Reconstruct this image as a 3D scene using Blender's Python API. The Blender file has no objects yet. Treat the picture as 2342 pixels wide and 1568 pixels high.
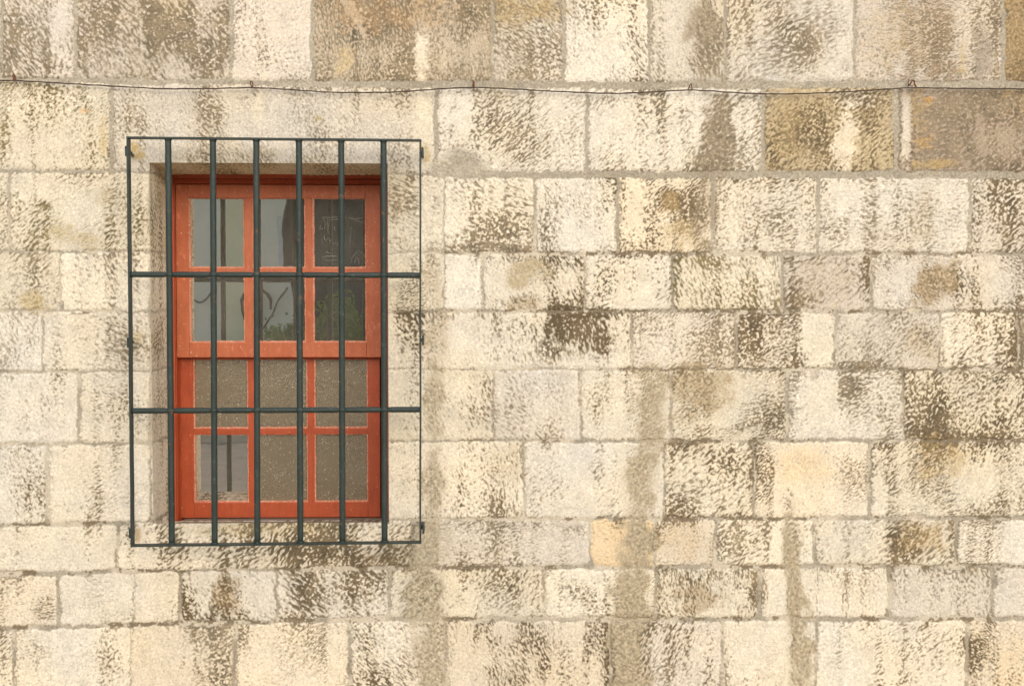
import bpy, bmesh, math, random
import numpy as np
from mathutils import Vector
random.seed(7); rng = np.random.default_rng(11)
PI = math.pi; R = math.radians
S = bpy.context.scene; COL = S.collection

# ------------------------------------------------------------------ camera
D, CZ, F = 4.6, 1.75, 2629.0
YAW, PITCH = R(1.6), R(1.9)
CAM = np.array([0.0, -D, CZ])
FW = np.array([math.sin(YAW)*math.cos(PITCH), math.cos(YAW)*math.cos(PITCH), -math.sin(PITCH)])
RT = np.array([math.cos(YAW), -math.sin(YAW), 0.0])
UP = np.cross(RT, FW)
def proj(X, Y, Z):
    dx, dy, dz = X-CAM[0], Y-CAM[1], Z-CAM[2]
    w = dx*FW[0]+dy*FW[1]+dz*FW[2]
    return 1171+F*(dx*RT[0]+dy*RT[1]+dz*RT[2])/w, 784-F*(dx*UP[0]+dy*UP[1]+dz*UP[2])/w
def at(u, v, y):
    """point of the vertical plane at depth y that belongs to a place measured in the photograph"""
    d = FW+RT*(u-1171)/F+UP*(784-v)/F
    t = (y-CAM[1])/d[1]
    p = CAM+d*t
    return Vector((p[0], y, p[2]))
cd = bpy.data.cameras.new('camera'); cam = bpy.data.objects.new('camera', cd); COL.objects.link(cam)
cd.sensor_width = 36; cd.lens = F/2342*36; cd.clip_end = 500; cd.clip_start = .05
cam.location = CAM; cam.rotation_euler = Vector(FW).to_track_quat('-Z', 'Y').to_euler()
S.camera = cam

# ------------------------------------------------------------------ helpers
def lin(c):
    c = np.asarray(c, float)/255
    return np.where(c <= .04045, c/12.92, ((c+.055)/1.055)**2.4)
KEY = 0.80                                  # surface albedo per unit of picture brightness
def alb(*c): return tuple(float(x) for x in lin(c)*KEY)
def obj(name, bm, mats, parent=None, smooth=False):
    me = bpy.data.meshes.new(name)
    if isinstance(bm, bmesh.types.BMesh): bm.normal_update(); bm.to_mesh(me); bm.free()
    else: me = bm; me.name = name
    for m in (mats if isinstance(mats, (list, tuple)) else [mats]): me.materials.append(m)
    if smooth: me.polygons.foreach_set('use_smooth', [True]*len(me.polygons))
    o = bpy.data.objects.new(name, me); COL.objects.link(o); o.parent = parent
    return o
def thing(name, label, cat, loc=(0, 0, 0), group=None):
    o = bpy.data.objects.new(name, None); COL.objects.link(o); o.location = loc
    o.empty_display_size = .1
    return tag(o, label, cat, group)
def tag(o, label=None, cat=None, group=None, kind=None):
    if label: o['label'] = label
    if cat: o['category'] = cat
    if group: o['group'] = group
    if kind: o['kind'] = kind
    return o
def box(bm, x0, x1, y0, y1, z0, z1, bev=0, mi=0):
    v = [bm.verts.new((x, y, z)) for x in (x0, x1) for y in (y0, y1) for z in (z0, z1)]
    fs = [(0, 1, 3, 2), (4, 6, 7, 5), (0, 4, 5, 1), (2, 3, 7, 6), (0, 2, 6, 4), (1, 5, 7, 3)]
    ff = [bm.faces.new([v[i] for i in f]) for f in fs]
    for f in ff: f.material_index = mi
    if bev:
        es = {e for f in ff for e in f.edges}
        bmesh.ops.bevel(bm, geom=list(es), offset=bev, segments=2, profile=.6, affect='EDGES')
def tube(bm, pts, rad, n=12, cap=True, flat=1.0):
    """tube along points; rad a number or one per point"""
    pts = [Vector(p) for p in pts]; rings = []
    for i, p in enumerate(pts):
        a = pts[max(i-1, 0)]; b = pts[min(i+1, len(pts)-1)]
        t = (b-a).normalized(); s = Vector((0, 1, 0)) if abs(t.y) < .9 else Vector((0, 0, 1))
        x = t.cross(s).normalized(); y = x.cross(t).normalized()
        r = rad[i] if hasattr(rad, '__len__') else rad
        rings.append([bm.verts.new(p+x*math.cos(k*2*PI/n)*r+y*math.sin(k*2*PI/n)*r*flat) for k in range(n)])
    for a, b in zip(rings, rings[1:]):
        for k in range(n): bm.faces.new((a[k], a[(k+1) % n], b[(k+1) % n], b[k])).smooth = True
    if cap: bm.faces.new(rings[0][::-1]); bm.faces.new(rings[-1])
# ------------------------------------------------------------------ materials
def mat(name):
    m = bpy.data.materials.new(name); m.use_nodes = True
    nt = m.node_tree; b = nt.nodes['Principled BSDF']
    return m, nt, b
def N(nt, t, **k):
    n = nt.nodes.new(t)
    for a, v in k.items():
        if a in n.inputs: n.inputs[a].default_value = v
        else: setattr(n, a, v)
    return n
def noise(nt, scale, detail=6, rough=.6, vec=None, dist=0.0):
    n = N(nt, 'ShaderNodeTexNoise', Scale=scale, Detail=detail, Roughness=rough, Distortion=dist)
    if vec: nt.links.new(vec, n.inputs['Vector'])
    return n.outputs['Fac']
def ramp(nt, fac, p0, p1, c0, c1):
    r = N(nt, 'ShaderNodeValToRGB'); e = r.color_ramp.elements
    e[0].position, e[1].position = p0, p1; e[0].color = (*c0, 1) if len(c0) == 3 else c0; e[1].color = (*c1, 1)
    nt.links.new(fac, r.inputs[0]); return r.outputs[0]
def mix(nt, fac, a, b, mode='MIX'):
    m = N(nt, 'ShaderNodeMix', data_type='RGBA', blend_type=mode)
    for s, v in ((0, fac), (6, a), (7, b)):
        if isinstance(v, (int, float)): m.inputs[s].default_value = v
        elif isinstance(v, tuple): m.inputs[s].default_value = (*v, 1)
        else: nt.links.new(v, m.inputs[s])
    return m.outputs[2]
def bump(nt, b, h, strength, dist):
    n = N(nt, 'ShaderNodeBump', Strength=strength, Distance=dist)
    nt.links.new(h, n.inputs['Height']); nt.links.new(n.outputs[0], b.inputs['Normal'])
def objvec(nt, sx=1, sy=1, sz=1):
    tc = N(nt, 'ShaderNodeTexCoord'); mp = N(nt, 'ShaderNodeMapping')
    mp.inputs['Scale'].default_value = (sx, sy, sz)
    nt.links.new(tc.outputs['Object'], mp.inputs[0]); return mp.outputs[0]

def m_stone():
    m, nt, b = mat('weathered_limestone')
    at_ = N(nt, 'ShaderNodeAttribute', attribute_name='stone_colour')
    v = objvec(nt)
    g = ramp(nt, noise(nt, 260, 3, .75, v), .3, .72, (.74, .72, .69), (1.15, 1.15, 1.15))
    g2 = ramp(nt, noise(nt, 110, 5, .7, v), .32, .7, (.82, .79, .75), (1.12, 1.12, 1.11))
    c = mix(nt, 1.0, mix(nt, 1.0, at_.outputs['Color'], g, 'MULTIPLY'), g2, 'MULTIPLY')
    sp = ramp(nt, noise(nt, 150, 4, .6, v), .62, .68, (1, 1, 1), (.62, .55, .46)); c = mix(nt, ramp(nt, noise(nt, 3.3, 3, .6, v), .42, .6, (.1, .1, .1), (1, 1, 1)), c, mix(nt, 1.0, c, sp, 'MULTIPLY'))
    nt.links.new(c, b.inputs['Base Color']); b.inputs['Roughness'].default_value = .92
    b.inputs['Specular IOR Level'].default_value = .25
    bump(nt, b, noise(nt, 330, 5, .7, v), .4, .002)
    return m
def m_paint(name, ca, cb, chips=.72, wood=True, rough=.5):
    m, nt, b = mat(name)
    v = objvec(nt, 1, 1, 1)
    lo = noise(nt, 7, 5, .65, v); st = noise(nt, 26, 5, .6, objvec(nt, 3, 3, .5))
    c = mix(nt, ramp(nt, lo, .3, .7, (0, 0, 0), (1, 1, 1)), ca, cb)
    c = mix(nt, 1.0, c, ramp(nt, st, .3, .75, (.86, .84, .82), (1.09, 1.08, 1.08)), 'MULTIPLY')
    ch = ramp(nt, noise(nt, 140, 4, .6, v), chips, chips+.03, (0, 0, 0), (1, 1, 1))
    wd = ramp(nt, noise(nt, 34, 6, .7, objvec(nt, 1.6, 1, .7)), .60, .66, (0, 0, 0), (.55, .55, .55))
    c = mix(nt, wd, c, tuple(min(.8, k*1.25+.05) for k in ca)); gd = ramp(nt, noise(nt, 16, 6, .75, v), .62, .74, (0, 0, 0), (.6, .6, .6))
    c = mix(nt, gd, c, tuple(k*.55 for k in cb))
    c = mix(nt, ch, c, alb(235, 205, 170))
    nt.links.new(c, b.inputs['Base Color']); b.inputs['Roughness'].default_value = rough
    bump(nt, b, mix(nt, .5, st, noise(nt, 90, 4, .6, v)), .35, .002)
    return m
def m_grille():
    m, nt, b = mat('green_grey_iron_paint')
    v = objvec(nt)
    c = mix(nt, ramp(nt, noise(nt, 9, 4, .6, v), .3, .7, (0, 0, 0), (1, 1, 1)), alb(44, 54, 48), alb(56, 66, 60))
    c = mix(nt, ramp(nt, noise(nt, 55, 4, .65, v), .60, .72, (0, 0, 0), (.5, .5, .5)), c, alb(96, 112, 110))
    c = mix(nt, ramp(nt, noise(nt, 210, 3, .6, v), .71, .75, (0, 0, 0), (1, 1, 1)), c, alb(180, 190, 188))
    c = mix(nt, ramp(nt, noise(nt, 33, 5, .6, objvec(nt, 1, 1, 1.02)), .645, .70, (0, 0, 0), (.8, .8, .8)), c, alb(118, 84, 60))
    nt.links.new(c, b.inputs['Base Color']); b.inputs['Roughness'].default_value = .5; b.inputs['Specular IOR Level'].default_value = .3
    bump(nt, b, noise(nt, 160, 4, .6, v), .3, .0015)
    return m
def m_flat(name, c1, c2, scale=8, rough=.85, bs=60, bd=.003, det=6):
    m, nt, b = mat(name); v = objvec(nt)
    nt.links.new(mix(nt, ramp(nt, noise(nt, scale, det, .65, v), .3, .7, (0, 0, 0), (1, 1, 1)), c1, c2), b.inputs['Base Color'])
    b.inputs['Roughness'].default_value = rough; bump(nt, b, noise(nt, bs, 5, .6, v), .4, bd)
    return m
def m_glass(name, fac, rough, frosted):
    m = bpy.data.materials.new(name); m.use_nodes = True; nt = m.node_tree; nt.nodes.clear()
    out = N(nt, 'ShaderNodeOutputMaterial'); v = objvec(nt)
    tr = N(nt, 'ShaderNodeBsdfTransparent', Color=(.75, .77, .72, 1))
    gl = N(nt, 'ShaderNodeBsdfGlossy', Color=(1.0, .94, .84, 1), Roughness=rough)
    di = N(nt, 'ShaderNodeBsdfDiffuse', Color=(*alb(196, 188, 170), 1))
    if frosted: nt.links.new(ramp(nt, noise(nt, 6, 4, .6, v), .3, .7, (.50, .45, .38), (.95, .88, .74)), gl.inputs['Color'])
    a = N(nt, 'ShaderNodeMixShader'); a.inputs[0].default_value = fac
    nt.links.new(tr.outputs[0], a.inputs[1]); nt.links.new(gl.outputs[0], a.inputs[2])
    b = N(nt, 'ShaderNodeMixShader'); nt.links.new(a.outputs[0], b.inputs[1]); nt.links.new(di.outputs[0], b.inputs[2])
    nb = N(nt, 'ShaderNodeBump')
    if frosted:
        f = ramp(nt, noise(nt, 120, 4, .7, v), .60, .70, (.46, .46, .46), (.74, .74, .74))
        nt.links.new(ramp(nt, noise(nt, 120, 4, .7, v), .58, .72, alb(176, 158, 128), alb(236, 226, 206)), di.inputs['Color'])
        nt.links.new(f, b.inputs[0])
        vo = N(nt, 'ShaderNodeTexVoronoi', Scale=190.0); nt.links.new(v, vo.inputs['Vector'])
        nb.inputs['Strength'].default_value = .35; nb.inputs['Distance'].default_value = .002
        nt.links.new(vo.outputs['Distance'], nb.inputs['Height'])
    else:
        d = mix(nt, ramp(nt, noise(nt, 5, 4, .6, v), .35, .75, (.12, .12, .12), (.25, .25, .25)),
                (0., 0., 0.), (1., 1., 1.))
        sp = ramp(nt, noise(nt, 260, 2, .5, v), .735, .76, (0, 0, 0), (.9, .9, .9))
        nt.links.new(mix(nt, 1., d, sp, 'ADD'), b.inputs[0])
        nb.inputs['Strength'].default_value = .04; nb.inputs['Distance'].default_value = .004
        nt.links.new(noise(nt, 9, 1, .4, v), nb.inputs['Height'])
    nt.links.new(nb.outputs[0], gl.inputs['Normal'])
    nt.links.new(b.outputs[0], out.inputs[0])
    return m
M = dict(
    stone=m_stone(),
    red=m_paint('faded_red_paint', alb(211, 118, 75), alb(198, 102, 60), .66),
    red2=m_paint('deep_red_paint', alb(200, 92, 48), alb(184, 77, 37), .68),
    bead=m_paint('worn_putty_paint', alb(240, 160, 124), alb(216, 116, 80), .56),
    grille=m_grille(),
    wood=m_flat('bare_grey_wood', alb(160, 142, 120), alb(112, 98, 82), 30, .9),
    rust=m_flat('rusty_iron', alb(136, 88, 58), alb(98, 64, 46), 120, .9),
    wire=m_flat('dark_wire', alb(46, 36, 28), alb(74, 54, 38), 60, .6),
    glass=m_glass('old_window_glass', .86, .012, False),
    frost=m_glass('textured_window_glass', .50, .14, True),
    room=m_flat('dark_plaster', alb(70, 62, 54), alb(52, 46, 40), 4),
    plaster=m_flat('pale_render', (.85, .77, .62), (.74, .67, .53), 1.2, .9, 20),
    ochre=m_flat('yellowed_render', (.84, .76, .50), (.72, .64, .40), 1.6, .9, 20),
    dark=m_flat('dark_gate_boards', alb(84, 84, 78), alb(62, 62, 58), 3),
    road=m_flat('worn_paving', alb(156, 142, 122), alb(134, 120, 104), 3, .95, 40),
    path=m_flat('pale_paving', alb(222, 212, 192), alb(204, 194, 174), 3, .95, 40),
    leaf=m_flat('shrub_leaf', alb(140, 158, 66), alb(96, 124, 52), 9),
    bark=m_flat('bark', alb(96, 82, 66), alb(70, 60, 50), 12),
    white=m_flat('white_paint', alb(225, 222, 214), alb(205, 202, 196), 12),
    glue=m_flat('dried_glue', alb(190, 186, 176), alb(130, 126, 118), 90),
)
# ------------------------------------------------------------------ noise fields (a torus of 4.6 x 3.07 m)
ST = .0026; NX, NZ = 1800, 1200
kx = np.fft.fftfreq(NX, ST)[None, :]; kz = np.fft.fftfreq(NZ, ST)[:, None]
def field(fl):
    f = np.fft.ifft2(np.fft.fft2(rng.standard_normal((NZ, NX)))*fl).real
    return ((f-f.mean())/f.std()).astype(np.float32)
def gau(k2, s): return np.exp(-2*PI*PI*k2*s*s)
KK = kx**2+kz**2
NANG = 9
TOOL = []
for i in range(NANG):
    a = R(-80+20*i); k1 = kx*math.cos(a)+kz*math.sin(a); k2 = -kx*math.sin(a)+kz*math.cos(a)
    TOOL.append(field(np.exp(-2*PI*PI*((k1*.0054)**2+(k2*.0020)**2))*(1-gau(KK, .0085))))
ISO = field(gau(KK, .0034)*(1-gau(KK, .012)))
FINE = field(gau(KK, .0020)*(1-gau(KK, .006)))
MID = field(gau(KK, .014)); MID2 = field(gau(KK, .016)); LOW = field(gau(KK, .05)); LOW2 = field(gau(KK, .07)); LOW3 = field(gau(KK, .04))
BIG = field(gau(KK, .22))
VERT = field(np.exp(-2*PI*PI*((kx*.012)**2+(kz*.12)**2)))       # rain streaks
def samp(fd, X, Z):
    fx = X/ST; fz = Z/ST; ix = np.floor(fx).astype(np.int32); iz = np.floor(fz).astype(np.int32)
    tx = (fx-ix).astype(np.float32); tz = (fz-iz).astype(np.float32)
    ix0 = ix % NX; ix1 = (ix+1) % NX; iz0 = iz % NZ; iz1 = (iz+1) % NZ
    return (fd[iz0, ix0]*(1-tx)+fd[iz0, ix1]*tx)*(1-tz)+(fd[iz1, ix0]*(1-tx)+fd[iz1, ix1]*tx)*tz
def rank(x, s=1.): return 1/(1+np.exp(-1.702*x/s))
def sst(x): x = np.clip(x, 0, 1); return x*x*(3-2*x)

# ------------------------------------------------------------------ masonry layout (measured in the photograph, 2342 wide)
TONE = dict(W=(231, 221, 203), w=(240, 231, 213), C=(238, 227, 203), c=(243, 232, 210), P=(241, 227, 202), G=(220, 208, 190),
            B=(176, 158, 136), Y=(208, 190, 154), T=(205, 190, 166), K=(233, 222, 206), O=(238, 213, 174), S=(176, 156, 122),
            M=(178, 162, 142), g=(196, 188, 168))
DIRT = dict(d=(106, 90, 64), t=(144, 130, 106), o=(130, 117, 82), g=(158, 147, 126), b=(122, 106, 80))
# per course: (right joint, half joint width, tone, tool angle, dirt amount, dirt, coarse)
C0 = [(3, 3, 'C', 0, .2, 't', 1), (173, 4, 'K', -60, .42, 't', 1), (529, 4, 'G', -50, .62, 't', 1.2), (714, 4, 'K', -45, .28, 't', .6), (1125, 4, 'T', -60, .74, 't', .7),
      (1290, 4, 'W', -20, .62, 't', 1.1), (1485, 3.5, 'w', -60, .34, 'b', 1.2), (1659, 4.5, 'W', -60, .32, 't', .8), (1955, 4, 'W', 45, .5, 't', 1), (2294, 4.5, 'G', 30, .56, 't', 1.1), (9999, 3, 'S', -80, .6, 'b', .6)]
C1 = [(255, 5, 'C', 50, .27, 'o', .7), (998, 5.5, 'W', -40, .42, 't', 1), (1342, 4, 'w', 50, .46, 't', 1.1), (1746, 4.5, 'w', 50, .42, 't', 1.1), (2050, 6, 'Y', 55, .55, 'b', 1), (9999, 3, 'M', 40, .6, 't', 1)]
C2 = [(21, 3, 'C', 40, .4, 't', 1), (345, 3, 'C', 45, .34, 'o', .9), (1016, 1.2, 'C', 0, .3, 't', .9), (1223, 3.5, 'c', -15, .45, 't', 1), (1414, 4, 'w', -45, .27, 'd', 1.1), (1631, 6, 'P', 30, .2, 'b', .7),
      (1871, 4.5, 'c', 30, .38, 'b', 1.1), (2219, 3.5, 'w', 20, .36, 't', 1.1), (9999, 3, 'W', 45, .46, 'b', 1)]
C3 = [(138, 3, 'C', 40, .34, 't', 1), (345, 3, 'c', -40, .36, 't', 1), (1016, 1.5, 'C', 20, .22, 't', .8), (1105, 3.5, 'w', 40, .1, 't', .5), (1337, 3, 'c', -50, .3, 'd', 1.1), (1538, 4, 'w', 45, .08, 'd', .8),
      (1789, 4, 'C', -60, .36, 'o', .7), (1993, 4, 'G', 45, .5, 'b', .8), (9999, 3, 'W', -30, .42, 'b', .9)]
C4 = [(97, 3, 'w', -50, .36, 't', 1.1), (345, 3, 'c', -10, .36, 't', 1), (1446, 3.5, 'c', -60, .22, 'd', 1), (1684, 4, 'W', 45, .36, 't', 1), (1911, 4.5, 'c', 30, .42, 'b', 1.2), (2150, 3.5, 'W', 45, .42, 't', 1.1),
      (2328, 3, 'c', 35, .5, 'b', 1.2), (9999, 3, 'G', 30, .4, 't', 1)]
C5 = [(180, 5, 'w', -45, .24, 't', .9), (345, 3, 'c', 0, .28, 'o', .9), (1129, 3.5, 'C', -60, .12, 'd', 1), (1329, 3.5, 'W', -40, .3, 't', 1), (1534, 4, 'c', 50, .2, 'o', .8), (1800, 4.5, 'C', 40, .3, 'b', 1),
      (2066, 4, 'w', 20, .24, 't', 1), (9999, 3, 'C', 45, .54, 'b', 1.3)]
C6 = [(109, 4.5, 'w', -40, .3, 'b', 1.1), (345, 3, 'c', 40, .2, 't', .9), (1198, 3, 'c', -70, .18, 'b', 1), (1518, 3, 'w', 45, .1, 't', .8), (1725, 3, 'C', 45, .5, 'b', 1.1), (1988, 4.5, 'P', 35, .14, 'b', .9),
      (9999, 3, 'C', 45, .34, 'b', 1.1)]
C7 = [(267, 3, 'c', 40, .1, 't', .5), (942, 2, 'c', 50, .56, 'b', 1.04), (1000, 2, 'g', 0, .5, 'g', .4), (1350, 3, 'W', 30, .3, 't', .9), (1495, 2.5, 'O', 60, .05, 'o', .3), (1637, 3.5, 'P', 20, .2, 'b', .6),
      (1862, 4, 'c', 45, .28, 't', .9), (2188, 5, 'C', 50, .36, 'b', 1.1), (9999, 3, 'w', 30, .26, 't', 1)]
C8 = [(134, 6, 'P', 30, .24, 'b', .9), (306, 1.5, 'c', 30, .22, 't', .8), (412, 4.5, 'c', 30, .1, 't', .4), (633, 4, 'w', -50, .3, 'd', 1.4), (890, 4, 'w', -40, .38, 'b', 1.5), (1246, 4, 'C', 60, .24, 'b', 1),
      (1500, 4, 'c', 40, .18, 'b', .9), (1736, 6, 'C', -60, .5, 'b', 1.3), (2035, 6, 'c', -70, .2, 't', .9), (2270, 5, 'W', -60, .3, 't', 1), (9999, 3, 'W', 40, .3, 't', 1)]
C9 = [(32, 5, 'c', 50, .4, 't', 1), (299, 2, 'c', 45, .12, 't', .6), (538, 4.5, 'P', 30, .1, 't', .5), (799, 5, 'P', 45, .2, 't', .8), (1018, 4, 'c', -40, .36, 'd', 1.3), (1396, 4, 'P', -60, .1, 'd', 1),
      (1652, 4.5, 'W', 60, .36, 'b', 1.2), (1867, 3.5, 'c', -60, .14, 'b', .9), (2212, 4.5, 'c', 50, .18, 'b', 1), (9999, 3, 'P', -30, .3, 'b', 1)]
COURSES = {0: C0, 1: C1, 2: C2, 3: C3, 4: C4, 5: C5, 6: C6, 7: C7, 8: C8, 9: C9}
for k in (-4, -3, -2, -1, 10, 11):
    x = -2600; l = []
    while x < 5200:
        x += random.uniform(150, 340)
        l.append((x, 4, random.choice('WGTwCG' if k < 0 else 'cPwC'), random.choice((-50, 40, 50, 20, -30)), random.uniform(.25, .6) if k < 0 else random.uniform(.1, .35), random.choice('tb'), 1))
    l.append((9999, 3, 'G', 40, .5, 't', 1)); COURSES[k] = l
for k in range(10):                                     # the courses run on past both sides of the photograph
    l = COURSES[k]; pre = []; x = l[0][0]
    while x > -2400:
        x -= random.uniform(170, 330)
        pre.append((x, 3.5, random.choice('WCwcG'), random.choice((-50, 40, 50, 20)), random.uniform(.15, .5), 't', 1))
    pre = pre[::-1]; last = l[-1]; post = []; x = 2342+random.uniform(20, 160)
    while x < 5000:
        post.append((x, 3.5) + ((last[2:]) if not post else (random.choice('WCwcG'), random.choice((-50, 40, 50, 20)), random.uniform(.2, .5), 't', 1)))
        x += random.uniform(170, 330)
    COURSES[k] = pre+l[:-1]+post+[(9999, 3, 'W', 40, .4, 't', 1)]
NAT = {k: (len(COURSES[k])) for k in COURSES}
# course lines: knots (u, v), half width knots
LN = {-4: ([(0, -720)], 5), -3: ([(0, -560)], 5), -2: ([(0, -390)], 5), -1: ([(0, -215)], 5), 0: ([(0, -42)], 5),
      1: ([(0, 183), (530, 188), (800, 193), (1300, 194), (2342, 194)], [(0, 5), (700, 6), (1000, 8), (2342, 8)]),
      2: ([(0, 391), (345, 394), (890, 397), (1100, 399), (2342, 399)], [(0, 3.5), (345, 2.2), (985, 2.2), (1010, 8), (2342, 8.5)]),
      3: ([(0, 575), (345, 577), (890, 578), (1200, 580), (2342, 580)], [(0, 2.6), (890, 2), (1200, 3.5), (1640, 5), (2342, 4)]),
      4: ([(0, 711), (900, 712), (2342, 711)], [(0, 2.6), (1000, 2.4), (1600, 5), (2342, 4)]),
      5: ([(0, 849), (345, 848), (888, 845), (2342, 845)], [(0, 3), (900, 1.6), (1400, 2.5), (2342, 4)]),
      6: ([(0, 1016), (345, 1013), (888, 1008), (2342, 1007)], [(0, 4.2), (345, 3), (888, 1.8), (1200, 4), (2342, 4.5)]),
      7: ([(0, 1200), (300, 1196), (345, 1194), (888, 1187), (1200, 1186), (2342, 1184)], [(0, 4.5), (275, 4.5), (290, 1.4), (888, 1.4), (1000, 3), (1300, 4), (2342, 5)]),
      8: ([(0, 1312), (130, 1310), (400, 1305), (890, 1298), (2342, 1294)], [(0, 6), (260, 5), (420, 3), (900, 5), (2342, 5)]),
      9: ([(0, 1437), (134, 1433), (412, 1425), (890, 1416), (2342, 1415)], [(0, 5.5), (2342, 5.5)]),
      10: ([(0, 1606)], 5), 11: ([(0, 1760)], 5), 12: ([(0, 1990)], 5)}
def kn(k, u):
    if not isinstance(k, list): return np.full_like(u, k)
    return np.interp(u, [a for a, b in k], [b for a, b in k])
# patches: (u, v, ru, rv, rotation, kind, value, weight).  kind A adds dirt cover, T pulls the stone tone, M mortar smear, L blots of lichen
P_ = []
def p(u, v, ru, rv, rot, kind, val, w=1.): P_.append((u, v, ru, rv, rot, kind, val, w))
# --- top course
p(60, 90, 45, 75, 10, 'A', .2); p(130, 90, 30, 85, 5, 'A', -.22); p(440, 85, 95, 75, 20, 'A', .3); p(205, 55, 45, 60, 0, 'A', .2); p(355, 45, 45, 55, 0, 'T', 'g', .5)
p(350, 140, 60, 40, 0, 'T', 'g', .4); p(395, 10, 40, 30, 0, 'T', 'Y', .5); p(630, 150, 60, 30, 0, 'A', -.1); p(965, 128, 17, 62, 0, 'A', -1.); p(965, 128, 18, 62, 0, 'T', 'c', .9)
p(805, 30, 12, 50, -30, 'A', -.7); p(1070, 120, 55, 70, 0, 'A', -.32); p(800, 60, 90, 70, 0, 'A', .12); p(880, 30, 150, 40, 0, 'L', (188, 150, 104), .5); p(790, 130, 25, 35, 0, 'L', (225, 200, 150), .7)
p(1210, 18, 90, 34, 0, 'L', (196, 170, 118), .75); p(1210, 15, 90, 30, 0, 'A', .2); p(1180, 110, 40, 70, 0, 'A', .15); p(1245, 130, 50, 60, 0, 'A', .15); p(1560, 60, 55, 70, 0, 'A', -.12)
p(1620, 100, 46, 110, 0, 'A', .6); p(1600, 45, 40, 60, 0, 'L', (176, 164, 142), .8); p(1815, 110, 65, 70, 15, 'A', .36); p(1905, 140, 40, 60, 0, 'A', -.2); p(1940, 60, 12, 110, 0, 'A', -.3)
p(2120, 80, 62, 130, 5, 'A', .46); p(2125, 80, 62, 120, 5, 'L', (170, 146, 118), .45); p(2225, 60, 34, 130, 0, 'A', -.14); p(2245, 130, 20, 60, 5, 'L', (120, 112, 96), .6); p(2280, 60, 14, 130, 0, 'A', .3)
p(2030, 60, 60, 80, 0, 'L', (190, 168, 124), .4); p(2320, 90, 30, 130, 0, 'L', (176, 148, 100), .6); p(2205, 140, 12, 40, 0, 'L', (200, 180, 124), .7)
# --- second course
p(30, 300, 16, 110, 2, 'A', -.4); p(12, 330, 14, 60, 0, 'A', .3); p(200, 253, 18, 8, 0, 'L', (232, 180, 110), .8); p(236, 300, 10, 40, 0, 'L', (222, 196, 140), .7); p(120, 235, 120, 20, 0, 'T', 'c', .7)
p(470, 290, 40, 110, -5, 'A', .26); p(360, 250, 70, 60, 0, 'A', .12); p(605, 345, 26, 60, 0, 'A', .42); p(590, 240, 14, 60, 5, 'T', 'C', .9); p(590, 240, 14, 60, 5, 'A', -.3); p(720, 250, 110, 50, 0, 'A', -.12)
p(975, 300, 28, 100, 0, 'A', -.6); p(975, 300, 28, 100, 0, 'T', 'C', .8); p(912, 350, 48, 55, 0, 'A', .45); p(895, 250, 60, 50, -30, 'A', .15); p(955, 355, 20, 40, 0, 'A', -.5); p(505, 275, 30, 50, 0, 'A', .12)
p(500, 350, 170, 22, 0, 'T', 'Y', .3); p(500, 360, 170, 14, 0, 'A', .15); p(720, 362, 170, 14, 0, 'A', .1); p(300, 360, 28, 32, 0, 'T', 'W', .8); p(300, 350, 24, 40, 0, 'A', -.4); p(375, 385, 30, 20, 0, 'A', .5)
p(314, 347, 15, 20, 0, 'L', (205, 178, 118), 1.); p(972, 351, 12, 19, 0, 'L', (205, 184, 128), 1.); p(728, 270, 12, 8, 0, 'L', (190, 170, 90), .8)
p(1047, 285, 38, 90, 8, 'A', -.5); p(1047, 285, 38, 90, 8, 'T', 'w', .8); p(1185, 290, 75, 90, 12, 'A', .26); p(1195, 340, 60, 50, 0, 'A', .15); p(1060, 372, 50, 34, 22, 'M', None, 1.); p(1018, 385, 36, 22, 0, 'M', None, 1.)
p(1650, 295, 38, 110, 4, 'A', .62); p(1632, 330, 40, 60, 15, 'A', .45); p(1420, 260, 60, 50, 0, 'A', -.15); p(1600, 250, 40, 50, 0, 'A', -.3); p(1590, 340, 25, 50, 0, 'A', -.2)
p(1930, 330, 32, 70, 12, 'A', -.4); p(1930, 330, 30, 75, 12, 'T', 'P', .9); p(1860, 290, 50, 60, 0, 'A', .25); p(1800, 300, 36, 90, 0, 'L', (190, 166, 116), .5); p(1960, 225, 50, 20, 0, 'T', 'W', .7)
p(2073, 300, 12, 92, 1, 'A', -1.); p(2073, 300, 13, 95, 1, 'T', 'w', 1.); p(2170, 290, 80, 100, 0, 'A', .3); p(2150, 290, 90, 100, 0, 'L', (160, 142, 120), .6); p(2110, 325, 22, 14, 0, 'L', (214, 166, 84), .85)
p(2122, 226, 12, 7, 0, 'L', (214, 160, 84), .85); p(2235, 300, 26, 60, -10, 'A', -.35); p(2300, 335, 44, 34, 0, 'A', -.3); p(2130, 375, 60, 12, 0, 'L', (206, 172, 100), .6); p(2260, 240, 60, 30, 0, 'A', .2); p(2100, 250, 20, 50, 0, 'L', (196, 164, 100), .5)
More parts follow.
